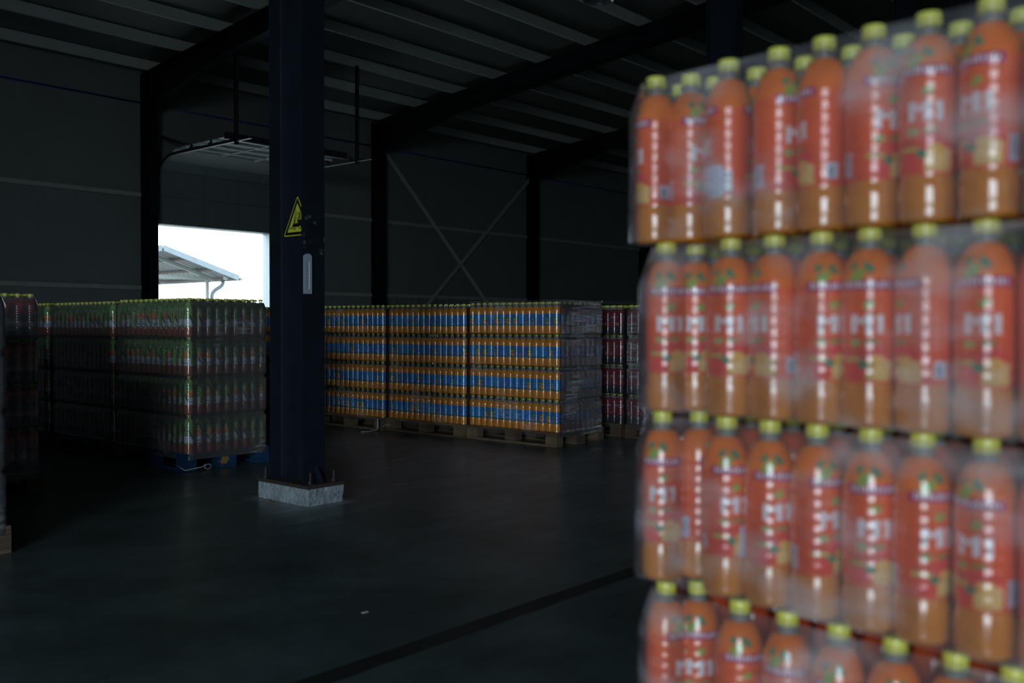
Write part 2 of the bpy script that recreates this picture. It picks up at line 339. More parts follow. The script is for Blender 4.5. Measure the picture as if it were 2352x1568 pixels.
def isec_col(par, x, y0, y1, z0, z1, w, mt, parts=True, tf=.014, tw=.009):
    for (a, b2) in ((y0, y0+tf), (y1-tf, y1)):
        q = MB(); q.box(x, x+w, a, b2, z0, z1, bev=.002); q.build('flange', mt[0] if a == y0 else mt[1], par)
    q = MB(); q.box(x+w/2-tw/2, x+w/2+tw/2, y0+tf, y1-tf, z0, z1); q.build('web', mt[1], par)
NAMES = ['out of view at left', 'behind the door opening at left', 'left of the cross brace', 'right of the cross brace', 'behind the dark red drinks']
BM = (M['steelblack'], M['steelblack'])
for i, x in enumerate(FX):
    e = empty('portal_frame', (x, YW, 0))
    lab = ['black steel portal frame directly above the sign column', 'black steel portal frame beside the open side door', 'black steel portal frame left of the crossed wall braces',
           'black steel portal frame right of the crossed wall braces', 'farthest black steel portal frame toward the end wall'][i]
    tag(e, lab, 'steel frame', 'portal frames', 'structure')
    def P(q, nm): q.build(nm, M['steelblack'], e, (-x, -YW, 0))
    for ya, yb in ((YW-.34, YW-.326), (YW-.018, YW-.004)):
        q = MB(); q.box(x, x+.20, ya, yb, 0, rz_(ya)-.02); P(q, 'column_flange')
    q = MB(); q.box(x+.095, x+.105, YW-.326, YW-.018, 0, rz_(YW)-.03); P(q, 'column_web')
    # rafter with haunch
    yy = [YW-.004, YW-2.9, YR]
    dep = [.80, .43, .43]
    top = [(y, rz_(y)) for y in yy]; bot = [(y, rz_(y)-d) for y, d in zip(yy, dep)]
    q = MB(); q.prism(top+bot[::-1], lambda u, w, s_: (s_, u, w), x+.095, x+.105); P(q, 'rafter_web')
    q = MB(); q.prism(top+[(y, z-.014) for y, z in top[::-1]], lambda u, w, s_: (s_, u, w), x, x+.2); P(q, 'rafter_flange')
    q = MB(); q.prism(bot+[(y, z+.014) for y, z in bot[::-1]], lambda u, w, s_: (s_, u, w), x, x+.2); P(q, 'rafter_flange')
    q = MB(); yb = YF; q.prism([(YR, rz_(YR)), (yb, rz_(yb)), (yb, rz_(yb)-.43), (YR, rz_(YR)-.43)], lambda u, w, s_: (s_, u, w), x+.06, x+.14); P(q, 'rear_rafter')

# girts, blue pipe, braces on the back wall
for i in range(len(FX)-1+1):
    a = FX[i-1]+.2+.01 if i else XE
    b_ = FX[i]-.01
    for kz, (z0, z1, lb) in enumerate(((1.925, 1.99, 'low'), (3.81, 3.875, 'middle'))):
        segs = [(a, b_)] if i != 2 else [(DX1+.12, b_)]
        for (p, q_) in segs:
            q = MB(); q.box(p, q_, YW-.05, YW-.001, z0, z1); q.box(p, q_, YW-.05, YW-.044, z0-.02, z0)
            bay = ['bay left of the sign column', 'bay left of the door', 'bay right of the door', 'cross-braced bay', 'bay behind the dark red drinks'][i]
            tag(q.build('wall_girt', M['girt']), f'{lb} pale horizontal wall girt in the {bay}', 'girt', 'wall girts', 'structure')
    q = MB(); q.tube([(a, YW-.05, 5.695), (b_, YW-.05, 5.695)], .017, 8)
    bay = ['bay left of the sign column', 'bay left of the door', 'door bay', 'cross-braced bay', 'bay behind the dark red drinks'][i]
    tag(q.build('blue_pipe', M['pipeblue'], smooth=True), f'thin blue pipe run high on the wall in the {bay}', 'pipe', 'blue wall pipes')
for (p, q_, lb) in (((22.15, 5.52), (16.35, .32), 'falling to the left'), ((16.35, 5.70), (21.95, .26), 'falling to the right')):
    yb = YW-.10 if 'left' in lb else YW-.055
    q = MB(); q.bar((p[0], yb, p[1]), (q_[0], yb, q_[1]), .008, .11); q.bar((p[0], yb-.02, p[1]+.05), (q_[0], yb-.02, q_[1]+.05), .03, .008)
    tag(q.build('wall_brace', M['brace']), f'grey diagonal angle brace across the wall, {lb}', 'brace')
for k, x in enumerate((16.78, 17.55, 18.2, 18.75, 20.45)):
    q = MB(); q.box(x, x+.08, YW-.06, YW-.02, .0, 1.92)
    tag(q.build('wall_stud', M['wall']), f'dark upright wall stud, {ORD[k]} from the left, under the low girt', 'stud', 'wall studs', 'structure')

# inner columns (row through the hall)
YC0, YC1 = 5.20, 5.57
for i, x in enumerate(FX[1:4]):
    e = empty('steel_column', (x, YC0, 0))
    tag(e, ['dark steel column rising behind the near orange bottles', 'second dark steel column, seen between the high yellow caps', 'farthest dark inner steel column, hidden behind the near stack'][i], 'column')
    x_ = x+.02
    for (nm, bx) in (('flange', (x_, x_+.18, YC0, YC0+.014)), ('flange', (x_, x_+.18, YC1-.014, YC1)), ('web', (x_+.085, x_+.095, YC0+.014, YC1-.014))):
        q = MB(); q.box(*bx, 0.02, rz_(YC1)-.45); q.build(nm, M['steel'], e, (-x, -YC0, 0))
    q = MB(); q.box(x_-.04, x_+.22, YC0-.05, YC1+.05, 0, .02); q.build('base_plate', M['rustplate'], e, (-x, -YC0, 0))

# ---------------- main column on its plinth
pl = MB()
nx, ny, nz = 10, 16, 6
PX0, PX1, PY0, PY1, PZ = 3.872, 4.172, 5.093, 5.648, .118
def pj(a, amp): return a+random.uniform(-amp, amp)
bmx = __import__('bmesh').new()
me = bpy.data.meshes.new('concrete_plinth')
import bmesh
bmesh.ops.create_cube(bmx, size=1)
bmesh.ops.scale(bmx, vec=(PX1-PX0, PY1-PY0, PZ), verts=bmx.verts)
bmesh.ops.translate(bmx, vec=((PX0+PX1)/2, (PY0+PY1)/2, PZ/2), verts=bmx.verts)
bmesh.ops.bevel(bmx, geom=bmx.edges[:], offset=.010, segments=2, affect='EDGES', profile=.6)
bmesh.ops.subdivide_edges(bmx, edges=[e for e in bmx.edges if e.calc_length() > .05], cuts=9, use_grid_fill=True)
from mathutils import noise as mn
for v in bmx.verts:
    if v.co.z > .004:
        d = mn.noise(v.co*14)*.006+mn.noise(v.co*45)*.0025
        cx, cy = (PX0+PX1)/2, (PY0+PY1)/2
        v.co.x += d*(1 if v.co.x > cx else -1)*(abs(v.co.x-cx) > .13); v.co.y += d*(1 if v.co.y > cy else -1)*(abs(v.co.y-cy) > .26)
bmx.to_mesh(me); bmx.free(); me.materials.append(M['concrete'])
pl = link('concrete_plinth', me); tag(pl, 'low whitewashed concrete plinth under the sign column', 'plinth')
ce = empty('steel_column', (3.9, YC0, 0)); tag(ce, 'dark blue steel column with the forklift sign, standing on a concrete plinth', 'column')
off = (-3.9, -YC0, 0); BZ = PZ+.024
q = MB(); q.box(PX0-.004, PX1+.004, PY0-.006, PY1+.004, PZ, BZ, bev=.003); q.build('base_plate', M['rustplate'], ce, off)
CX0, CX1 = 3.915, 4.097; ZT = rz_(YC1)-.45
q = MB(); q.box(CX0, CX1, YC0, YC0+.014, BZ, ZT, bev=.002); q.build('flange', M['steelscuff'], ce, off)
q = MB(); q.box(CX0, CX1, YC1-.014, YC1, BZ, ZT, bev=.002); q.build('flange', M['steel'], ce, off)
WX = (CX0+CX1)/2
q = MB(); q.box(WX-.0045, WX+.0045, YC0+.014, YC1-.014, BZ, ZT)
for yy_, sg in ((YC0+.014, 1), (YC1-.014, -1)):          # weld fillets
    for sx in (-1, 1):
        q.add([(WX+sx*.0045, yy_, BZ), (WX+sx*.010, yy_, BZ), (WX+sx*.0045, yy_+sg*.014, BZ), (WX+sx*.0045, yy_, ZT), (WX+sx*.010, yy_, ZT), (WX+sx*.0045, yy_+sg*.014, ZT)],
              [(0, 1, 4, 3), (1, 2, 5, 4)])
q.build('web', M['steel'], ce, off)
# gussets
for (y, sx) in ((5.375, -1), (5.375, 1)):
    q = MB(); q.prism([(WX, BZ), (WX+sx*.118, BZ), (WX+sx*.118, BZ+.02), (WX+sx*.02, BZ+.215), (WX, BZ+.215)], lambda u, w, s_: (u, s_, w), y-.006, y+.006)
    q.build('gusset', M['steel'], ce, off)
for sy, y0 in ((-1, YC0), (1, YC1)):
    q = MB(); q.prism([(y0, BZ), (y0+sy*.085, BZ), (y0+sy*.02, BZ+.105), (y0, BZ+.105)], lambda u, w, s_: (s_, u, w), 4.015, 4.027)
    q.build('gusset', M['steel'], ce, off)
hexp = [(.016*math.cos(a*math.pi/3), .016*math.sin(a*math.pi/3)) for a in range(6)]
for (bx, by, h) in ((3.925, 5.135, .075), (4.125, 5.140, .07), (3.90, 5.60, .07), (4.125, 5.60, .06), (3.905, 5.29, .0)):
    if h == 0: continue
    q = MB(); q.lathe([(.009, BZ), (.009, BZ+h), (.007, BZ+h+.003)], 10, (bx, by, 0)); bo = q.build('anchor_bolt', M['bolt'], ce, off, smooth=False)
    q = MB(); q.prism(hexp, lambda u, w, s_: (bx+u, by+w, s_), BZ+.004, BZ+.022); q.lathe([(.024, BZ), (.024, BZ+.004)], 14, (bx, by, 0)); q.build('nut', M['bolt'], bo)

# forklift warning sign, stuck on the web
sg = empty('warning_sign', (WX-.0045, 5.368, 1.805)); tag(sg, 'yellow triangular forklift warning sign on the dark column', 'sign')
def su(cx, cy): return ((cx-602)*.00101, (690-cy)*.0006)
def place(u, w, d): return (-d, -u, w)
def rtri(cx, y0, hw, h, rr):
    pts = []
    V3 = [(-hw, y0), (hw, y0), (0, y0+h)]
    for i in range(3):
        p0, p, p2 = Vector(V3[i-1]), Vector(V3[i]), Vector(V3[(i+1) % 3])
        a = p+(p0-p).normalized()*rr; c = p+(p2-p).normalized()*rr
        for tt in (0, .25, .5, .75, 1): pts.append(tuple((1-tt)**2*a+2*tt*(1-tt)*p+tt*tt*c))
    return pts
q = MB(); q.prism(rtri(0, 0, .156, .272, .016), place, 0, .0015); q.build('plate', M['yellow'], sg)
o_, i_ = rtri(0, .007, .144, .252, .010), rtri(0, .026, .112, .197, .002)
q = MB(); nn_ = len(o_)
q.add([place(u, w, .0021) for u, w in o_]+[place(u, w, .0021) for u, w in i_], [(k, (k+1) % nn_, nn_+(k+1) % nn_, nn_+k) for k in range(nn_)])
q.build('border', M['black'], sg)
q = MB()
def poly(pts, d=.0027, mi=0): q.prism([su(*p) for p in pts], place, .0016, d, mi)
def line(p, r_, w, d=.0027):
    a, c = Vector(su(*p)), Vector(su(*r_)); n_ = (c-a).normalized(); n_ = Vector((-n_.y, n_.x))*w/2
    q.prism([tuple(a-n_), tuple(c-n_), tuple(c+n_), tuple(a+n_)], place, .0016, d)
def disc(c, rr, d, mi=0):
    u0, v0 = su(*c); q.prism([(u0+rr*math.cos(a*math.pi/10), v0+rr*math.sin(a*math.pi/10)) for a in range(20)], place, .0016, d, mi)
line((588, 395), (556, 572), .0052); line((580, 445), (566, 560), .003)
line((577, 548), (598, 430), .0045); line((596, 430), (634, 428), .0045); line((633, 428), (636, 520), .0045)
disc((622, 452), .0075, .0028); line((622, 466), (622, 505), .010); line((620, 478), (598, 492), .0045); line((618, 505), (600, 512), .006); line((601, 510), (597, 545), .004)
poly([(606, 512), (690, 512), (690, 590), (548, 590), (566, 548), (606, 548)])
line((552, 560), (543, 602), .005); line((546, 604), (512, 600), .005)
disc((568, 600), .0125, .0030); disc((630, 594), .0135, .0030); disc((568, 600), .0068, .0034, 1); disc((630, 594), .0078, .0034, 1)
q.build('pictogram', [M['black'], M['yellow']], sg)

# thermometer on the near flange
te = empty('thermometer', (3.950, YC0, 1.404)); tag(te, 'slim grey wall thermometer on the front face of the column', 'thermometer')
pts = [(-.031, 0), (.031, 0), (.031, .245)] + [(.031*math.cos(a*math.pi/16)*1, .245+.022*math.sin(a*math.pi/16)) for a in range(1, 16)] + [(-.031, .245)]
q = MB(); q.prism(pts, lambda u, w, s_: (u, -s_, w), .001, .014); q.build('body', M['therm'], te)
q = MB(); q.box(.008, .0125, -.018, -.0141, .030, .215, bev=.001); q.build('tube', M['glassy'], te)
q = MB()
for k in range(12): q.box(-.017, -.004, -.0150, -.0141, .040+k*.0155, .043+k*.0155)
q.build('scale', M['thermink'], te)
q = MB(); q.tube([(.006*math.cos(a), -.006, .270+.006*math.sin(a)) for a in np.linspace(0, math.pi, 9)], .0016, 6); q.build('hanger', M['bolt'], te)

# ------------------------------------------------------------------ sectional door (open) with tracks
dr = tag(empty('door_1', ((DX0+DX1)/2, YW, 0)), 'open overhead sectional door with its leaf curving back under the roof', 'door', kind='structure')
ox = ((DX0+DX1)/2)
def DB(q, nm, mt): return q.build(nm, mt, dr, (-ox, -YW, 0))
XL, XR2, ZTk = 10.22, 13.12, 4.64
yd = YW-.09
path = [(yd, DZ), (yd, 3.85), (yd, 4.37), (yd-.18, 4.55), (yd-.62, 4.74), (yd-1.05, 4.755), (yd-1.55, 4.755), (yd-2.05, 4.755), (yd-2.42, 4.755)]
lx = [XL+.04, 11.29, 12.12, XR2-.04]
for k in range(len(path)-1):
    (y0, z0), (y1, z1) = path[k], path[k+1]
    for c in range(3):
        q = MB(); d = Vector((0, y1-y0, z1-z0)); n_ = Vector((0, -d.z, d.y)).normalized()*.02
        e1 = Vector((0, d.y, d.z)).normalized()*.004
        a, b2 = Vector((lx[c]+.004, y0, z0))+e1, Vector((lx[c+1]-.004, y0, z0))+e1
        a2, b3 = Vector((lx[c]+.004, y1, z1))-e1, Vector((lx[c+1]-.004, y1, z1))-e1
        q.add([a, b2, b3, a2, a-n_, b2-n_, b3-n_, a2-n_], [(0, 1, 2, 3), (7, 6, 5, 4), (0, 4, 5, 1), (1, 5, 6, 2), (2, 6, 7, 3), (3, 7, 4, 0)])
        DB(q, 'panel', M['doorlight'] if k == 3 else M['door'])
for k in (5, 6, 7, 8):
    y, z = path[k]; q = MB(); q.box(XL+.03, XR2-.03, y-.014, y+.014, z-.05, z-.004); DB(q, 'rib', M['trackbright'])
for x in lx[1:3]:
    q = MB(); q.box(x-.010, x+.010, path[-1][0], path[4][0], path[-1][1]-.04, path[-1][1]-.004); DB(q, 'stile', M['trackbright'])
q = MB(); q.box(XL, XR2, path[-1][0]-.10, path[-1][0]-.02, 4.70, 4.83, bev=.01); DB(q, 'end_beam', M['track'])
for x, sx in ((XL, -1), (XR2, 1)):
    pts = [(x, YW-.06, .0), (x, YW-.06, 4.0)] + [(x, YW-.06-.62*(1-math.cos(a)), 4.0+.64*math.sin(a)) for a in np.linspace(.15, math.pi/2, 9)] + [(x, 15.35, ZTk)]
    q = MB()
    for p, r_ in zip(pts[:-1], pts[1:]): q.bar(p, r_, .012, .06)
    DB(q, 'track', M['track'])
    q = MB(); q.box(x-.03, x+.03, 15.1, YW-.9, ZTk-.036, ZTk-.031); DB(q, 'track_lip', M['brace'])
    for yk in (15.75, 16.5, 17.2):
        q = MB(); q.tube([(x-.05*sx, yk, ZTk+.03), (x+.0*sx, yk, ZTk+.03)], .03, 10); q.bar((x-.05*sx, yk, ZTk+.03), (x-.05*sx, yk, ZTk+.11), .03, .05); DB(q, 'roller', M['track'])
    yh = 15.55; q = MB(); q.box(x-.035, x+.035, yh-.006, yh+.035, ZTk-.10, rz_(yh)+.02); q.box(x-.035, x-.028, yh-.03, yh+.035, ZTk-.10, rz_(yh)+.02); DB(q, 'hanger', M['track'])
# drooping cable behind the left track
q = MB(); q.tube([(10.136, 18.15, 5.024), (10.252, 17.9, 4.922), (10.365, 17.6, 4.823), (10.475, 17.3, 4.759), (10.583, 17.0, 4.764), (10.652, 16.8, 4.775)], .045, 8, flat=.6); DB(q, 'hose', M['track'])

# bay lamp high above
le = empty('pendant_lamp', (10.02, 7.17, 5.33)); tag(le, 'round metal pendant lamp hanging at the top edge', 'lamp')
q = MB(); q.lathe([(.20, .0), (.205, .006), (.20, .012), (.15, .10), (.07, .17), (.06, .30), (.0605, .33), (.02, .35)], 32, cap=False)
q.lathe([(.196, .004), (.145, .10), (.065, .168), (.01, .17)], 32, cap=False); q.build('shade', M['lamp'], le, smooth=True)
q = MB(); q.tube([(0, 0, .34), (0, 0, rz_(7.17)+.2-5.31)], .006, 6); q.build('cord', M['track'], le)

# ------------------------------------------------------------------ canopy in the yard
cp = empty('canopy', (19.1, 34, 0)); tag(cp, 'pale corrugated gable canopy on posts in the yard beyond the door', 'canopy')
def CB(q, nm, mt, **k): return q.build(nm, mt, cp, (-19.1, -34, 0), **k)
RX, RZ, EX, EZ, Y0c, Y1c = 19.07, 4.16, 22.42, 3.10, 34.0, 45.0
for sx in (1, -1):
    def P3(u, y, dz=0): return (RX+sx*(EX-RX)*u, y, RZ+(EZ-RZ)*u+dz)
    # trapezoidal sheet: ribs run down the slope
    q = MB(); n_ = 34; ylist = []; 
    for k in range(n_):
        y = Y0c+.04+(Y1c-Y0c)*k/n_; w = (Y1c-Y0c)/n_
        ylist += [(y, 0), (y+w*.50, 0), (y+w*.62, .06), (y+w*.88, .06)]
    v = [P3(0, y, d) for y, d in ylist]+[P3(1, y, d) for y, d in ylist]; L_ = len(ylist)
    q.add(v, [(k, k+1, L_+k+1, L_+k) for k in range(L_-1)])
    v2 = [P3(0, y, d+.012) for y, d in ylist]+[P3(1, y, d+.012) for y, d in ylist]
    q.add(v2, [(L_+k, L_+k+1, k+1, k) for k in range(L_-1)])
    CB(q, 'roof_sheet', M['canopy'])
    q = MB(); a, c = P3(-.0, Y0c, -.06), P3(1.0, Y0c, -.06)
    q.bar((a[0], Y0c, a[2]+.04), (c[0], Y0c, c[2]+.06), .04, .22); CB(q, 'fascia', M['canopywhite'])
    q = MB(); e_ = P3(1.01, 0)
    prof = [(.0, .02), (.0, -.10), (.10, -.10), (.13, .02)]
    q.prism(prof, lambda u, w, s_: (e_[0]+sx*u, s_, e_[2]+w), Y0c-.05, Y1c); CB(q, 'gutter', M['canopywhite'])
    for u in (.33, .68, .97):
        q = MB(); a, c = P3(u, Y0c+.03, -.05), P3(u, Y1c, -.05); q.bar(a, c, .05, .09); CB(q, 'purlin', M['canopyred'])
    for yk in (35.3, 39.8, 44.3):
        q = MB(); a, c = P3(0, yk, -.16), P3(.93, yk, -.16); q.bar(a, c, .08, .12); CB(q, 'rafter', M['canopyframe'])
        q = MB(); px = RX+sx*2.70; q.box(px-.055, px+.055, yk-.055, yk+.055, -.03, 3.12); CB(q, 'post', M['canopyframe'])
        if sx == 1:
            q = MB(); q.box(RX-2.7, RX+2.75, yk-.05, yk+.05, 3.02, 3.16); CB(q, 'tie_beam', M['canopyframe'])
q = MB(); q.tube([(22.22, 34.85, 3.02), (22.22, 34.86, 2.88), (22.19, 34.90, 2.80), (22.13, 34.94, 2.73), (22.04, 35.02, 2.66), (21.97, 35.10, 2.58), (21.93, 35.17, 2.48), (21.92, 35.2, 2.38), (21.92, 35.2, 0)], .085, 12); CB(q, 'downpipe', M['canopywhite'], smooth=True)
q = MB(); q.lathe([(.02, 0), (.10, .05), (.11, .16), (.02, .17)], 14, (21.95, 34.25, 2.99)); q.bar((21.95, 34.25, 3.1), (21.95, 34.25, 3.25), .04, .04); CB(q, 'flood_lamp', M['canopyframe'], smooth=False)

# ------------------------------------------------------------------ pallets
def make_pallet(x, y, lab, mt, group, rz=0, L=1.2, Wd=.8):
    """corner at (x,y); 1.2 m side along +Y, 0.8 m side along +X"""
    e = empty('pallet', (x, y, 0), rz); tag(e, lab, 'pallet', group)
    def B(nm, *bx):
        q = MB(); j = random.uniform(-.003, .003); q.box(bx[0], bx[1], bx[2]+j, bx[3]+j, bx[4], bx[5], bev=.002)
        m_ = mt if mt is M['bluewood'] else random.choice((mt, mt, M['woodlight']))
        q.build(nm, m_, e)
    for cx, w in ((0, .145), (.1615, .12), (.3275, .145), (.51, .12), (.655, .145)): B('deck_board', cx, cx+w, 0, L, .122, .144)
    for cy in (0, L/2-.0725, L-.145): B('stringer_board', 0, Wd, cy, cy+.145, .100, .1215)
    for cx, w in ((0, .10), (Wd/2-.0725, .145), (Wd-.10, .10)):
        for cy in (0, L/2-.0725, L-.145): B('block', cx, cx+w, cy+.001, cy+.144, .022, .0995)
        B('bottom_board', cx, cx+w, 0, L, 0, .0215)
    return e

# ------------------------------------------------------------------ bottles
def profile(r, h, ribs, zr0, zr1, capr=.018, caph=.020, waist=0, n=64):
    """outer radius as a function of z"""
    zs = h-caph-.012                         # neck starts
    zsh = h*.70
    def R(z):
        if z < .012: return r*(.86+.14*math.sin(z/.012*math.pi/2))
        if z <= zsh:
            rr = r
            rr -= waist*math.exp(-((z-zr0+.012)/.011)**2)
            if z < .045: rr -= waist*1.1*((.045-z)/.045)**2
            if zr0 < z < zr1:
                rr -= ribs*(.5-.5*math.cos((z-zr0)/(zr1-zr0)*2*math.pi*7))
            return rr
        if z <= zs:
            t_ = (z-zsh)/(zs-zsh); nr = capr*.80
            return nr+(r-nr)*math.sqrt(max(0, 1-t_**1.9))*(1-.12*t_)
        return capr*.80
    return R, zs
def set_col(me, cols_per_poly):
    ca = me.color_attributes.new('Col', 'FLOAT_COLOR', 'CORNER')
    n_ = len(me.loops); arr = np.ones((n_, 4), np.float32)
    cnt = np.empty(len(me.polygons), np.int32); me.polygons.foreach_get('loop_total', cnt)
    arr[:, :3] = np.repeat(np.asarray(cols_per_poly, np.float32), cnt, axis=0)
    ca.data.foreach_set('color', arr.ravel())
def body_mesh(name, R, zs, h, capr, caph, liquid, level, n=28):
    zz = sorted(set([0, .003, .007, .012] + list(np.linspace(.02, zs, 38)) + [level, zs, zs+.003, h-caph-.001]))
    q = MB(); prof = [(R(z)-.0007, z) for z in zz]
    q.lathe([(.006, .004)]+prof, n, cap=False)
    # transfer ring
    zrn = h-caph-.006; q.lathe([(capr*.8, zrn-.001), (capr*1.08, zrn), (capr*1.08, zrn+.002), (capr*.8, zrn+.003)], n, cap=False)
    me = q.mesh(name, [M['body'], M['neck']], True)
    cols = []; mi = []
    for p in me.polygons:
        z = p.center.z
        cols.append(liquid if z < level else (.5, .52, .5)); mi.append(0 if z < level else 1)
    me.polygons.foreach_set('material_index', mi); set_col(me, cols)
    return me
def label_mesh(name, R, z0, z1, nu, nv, art):
    a = np.arange(nu)/nu*2*math.pi; zz = np.linspace(z0, z1, nv+1)
    rr = np.array([R(z) for z in zz])
    X = rr[:, None]*np.cos(a)[None]; Y = rr[:, None]*np.sin(a)[None]; Z = np.repeat(zz[:, None], nu, 1)
    v = np.stack([X, Y, Z], -1).reshape(-1, 3)
    i, k = np.meshgrid(np.arange(nu), np.arange(nv)); i = i.ravel(); k = k.ravel(); j_ = (i+1) % nu
    f_ = np.stack([k*nu+i, k*nu+j_, (k+1)*nu+j_, (k+1)*nu+i], -1)
    me = bpy.data.meshes.new(name); me.from_pydata(v.tolist(), [], f_.tolist())
    me.materials.append(M['label']); me.polygons.foreach_set('use_smooth', [True]*len(f_)); me.update()
    u = (i+.5)/nu; w = (k+.5)/nv
    set_col(me, art(u, w))
    return me
def cap_mesh(name, h, capr, caph, n=24):
    q = MB(); z0 = h-caph
    q.lathe([(capr, z0), (capr, z0+.004), (capr*.985, z0+.0045), (capr*1.0, z0+.006), (capr*.99, h-.003), (capr*.93, h-.0005), (.002, h)], n, cap=False)
    me = q.mesh(name, M['cap'], True); return me
GL = {'M': '1100011 1110111 1111111 1101011 1100011 1100011 1100011', '1': '0111 1111 0111 0111 0111 0111 0111', 'C': '01110 10001 10000 10000 10000 10001 01110'}
def canvas(base):
    def f_(u, w):
        c = np.empty((len(u), 3)); c[:] = base; return c
    return f_
def ell(c, u, w, uc, wc, ru, rw, col, ang=0):
    du = (u-uc+.5) % 1-.5; dw = w-wc; ca, sa = math.cos(ang), math.sin(ang)
    a = du/ru; b = dw/rw; m_ = (a*ca+b*sa)**2+(-a*sa+b*ca)**2/.999 < 1 if not ang else None
    if ang:
        X = du*ca*1.0+dw*sa*(.7); Y2 = -du*sa+dw*ca*.7
        m_ = (X/ru)**2+(Y2/rw)**2 < 1
    c[m_] = col
def rect(c, u, w, u0, u1, w0, w1, col):
    du = (u-u0) % 1; c[(du < (u1-u0)) & (w > w0) & (w < w1)] = col
def glyph(c, u, w, ch, u0, w0, du, dw, col):
    rows_ = GL[ch].split()
    nc = len(rows_[0]); cu = ((u-u0) % 1)/du*nc; cw = (w0+dw-w)/dw*7
    ok = (cu >= 0) & (cu < nc) & (cw >= 0) & (cw < 7)
    G = np.array([[int(x) for x in r_] for r_ in rows_])
    idx = np.where(ok)[0]; hit = G[cw[idx].astype(int), cu[idx].astype(int)] > 0
    c[idx[hit]] = col
WHITE, LEAF, DLEAF = (.78, .80, .86), (.30, .40, .07), (.09, .24, .11)
def art_front(u, w):                         # red-orange sleeve, two printed sides
    c = np.empty((len(u), 3)); c[:] = (.78, .125, .024)
    lo = np.clip((.62-w)/.5, 0, 1)[:, None]; c = c*(1-lo)+np.array((.72, .095, .032))*lo
    hi = w > .74; c[hi] = (.80, .18, .014)
    for s_ in (0, .5):
        f2 = s_+.12
        # magenta name band with small white lettering
        rect(c, u, w, f2-.16, f2+.16, .690, .760, (.42, .03, .16))
        for k in range(11):
            rect(c, u, w, f2-.135+k*.025, f2-.135+k*.025+.013, .705, .745 if k % 3 else .752, WHITE)
        ell(c, u, w, f2-.06, .80, .052, .030, LEAF, .5); ell(c, u, w, f2+.01, .86, .040, .022, DLEAF, -.6)
        ell(c, u, w, f2-.09, .87, .035, .018, DLEAF, .4)
        ell(c, u, w, f2+.01, .585, .035, .020, LEAF, .3)
        glyph(c, u, w, 'M', f2-.095, .375, .125, .135, WHITE); glyph(c, u, w, '1', f2+.045, .375, .05, .135, WHITE)
        ell(c, u, w, f2-.07, .30, .035, .030, (.36, .42, .16)); ell(c, u, w, f2+.03, .30, .045, .030, (.30, .26, .06))
        ell(c, u, w, f2+.05, .22, .09, .075, (.70, .07, .05)); ell(c, u, w, f2-.08, .20, .07, .06, (.66, .10, .06))
        rect(c, u, w, f2+.0, f2+.15, .02, .135, (.74, .50, .18)); ell(c, u, w, f2+.10, .14, .055, .04, (.76, .52, .22))
        ell(c, u, w, f2-.02, .14, .030, .030, (.04, .25, .13)); ell(c, u, w, f2-.07, .08, .05, .06, (.72, .06, .05))
        ell(c, u, w, f2+.06, .17, .05, .04, (.74, .45, .10)); rect(c, u, w, f2-.15, f2-.04, .16, .19, (.45, .45, .10))
    rect(c, u, w, .80, .88, .04, .22, (.55, .58, .74)) ; rect(c, u, w, .815, .865, .06, .20, (.28, .32, .44))
    for k in range(5): rect(c, u, w, .818+k*.010, .822+k*.010, .065, .195, (.55, .58, .7))
    rect(c, u, w, .34, .42, .05, .17, (.56, .58, .72)); rect(c, u, w, .355, .39, .06, .15, (.2, .3, .35))
    return c
def art_front_sticker(u, w):
    c = art_front(u, w); rect(c, u, w, .66, .82, .00, .26, (.62, .66, .86)); 
    for k in range(4): rect(c, u, w, .68, .80, .03+k*.055, .045+k*.055, (.50, .55, .78))
    return c
def art_green(u, w):
    c = np.empty((len(u), 3)); c[:] = (.15, .31, .07)
    c[w < .30] = (.50, .53, .62); c[(w > .86)] = (.18, .35, .07)
    for s_ in (0, .5):
        f2 = s_+.12
        ell(c, u, w, f2, .44, .13, .15, (.62, .20, .03)); ell(c, u, w, f2+.03, .52, .07, .05, (.70, .30, .05))
        ell(c, u, w, f2-.13, .32, .035, .14, (.01, .08, .03), .5); ell(c, u, w, f2+.12, .62, .03, .12, (.01, .08, .03), .4)
        for k in range(6): rect(c, u, w, f2-.10+k*.035, f2-.10+k*.035+.018, .72, .80 if k % 2 else .775, (.02, .09, .03))
        rect(c, u, w, f2-.05, f2+.10, .10, .13, (.10, .12, .30)); ell(c, u, w, f2, .92, .06, .03, (.30, .55, .08))
    rect(c, u, w, .80, .95, .0, .07, (.15, .38, .06)); rect(c, u, w, .32, .44, .05, .62, (.20, .44, .06))
    return np.clip(c*1.45, 0, .85)
def art_blue(u, w):
    c = np.empty((len(u), 3)); c[:] = (.003, .145, .48)
    a = ((u*1.0) % 1); m_ = (a > .55); c[m_] = (.005, .25, .60)
    c[w < .10] = (.01, .12, .12)
    for k in range(10): rect(c, u, w, .02+k*.05, .02+k*.05+.03, .04, .075, (.20, .35, .35))
    for s_ in (0,):
        f2 = s_+.20
        ell(c, u, w, f2, .40, .13, .36, (.02, .16, .14)); ell(c, u, w, f2, .66, .11, .16, (.05, .20, .04)); ell(c, u, w, f2+.01, .30, .09, .18, (.50, .13, .05))
        ell(c, u, w, f2-.04, .34, .03, .12, (.55, .30, .06)); rect(c, u, w, f2-.05, f2+.06, .52, .60, (.45, .45, .12)); ell(c, u, w, f2+.05, .22, .03, .10, (.62, .30, .18))
    return c
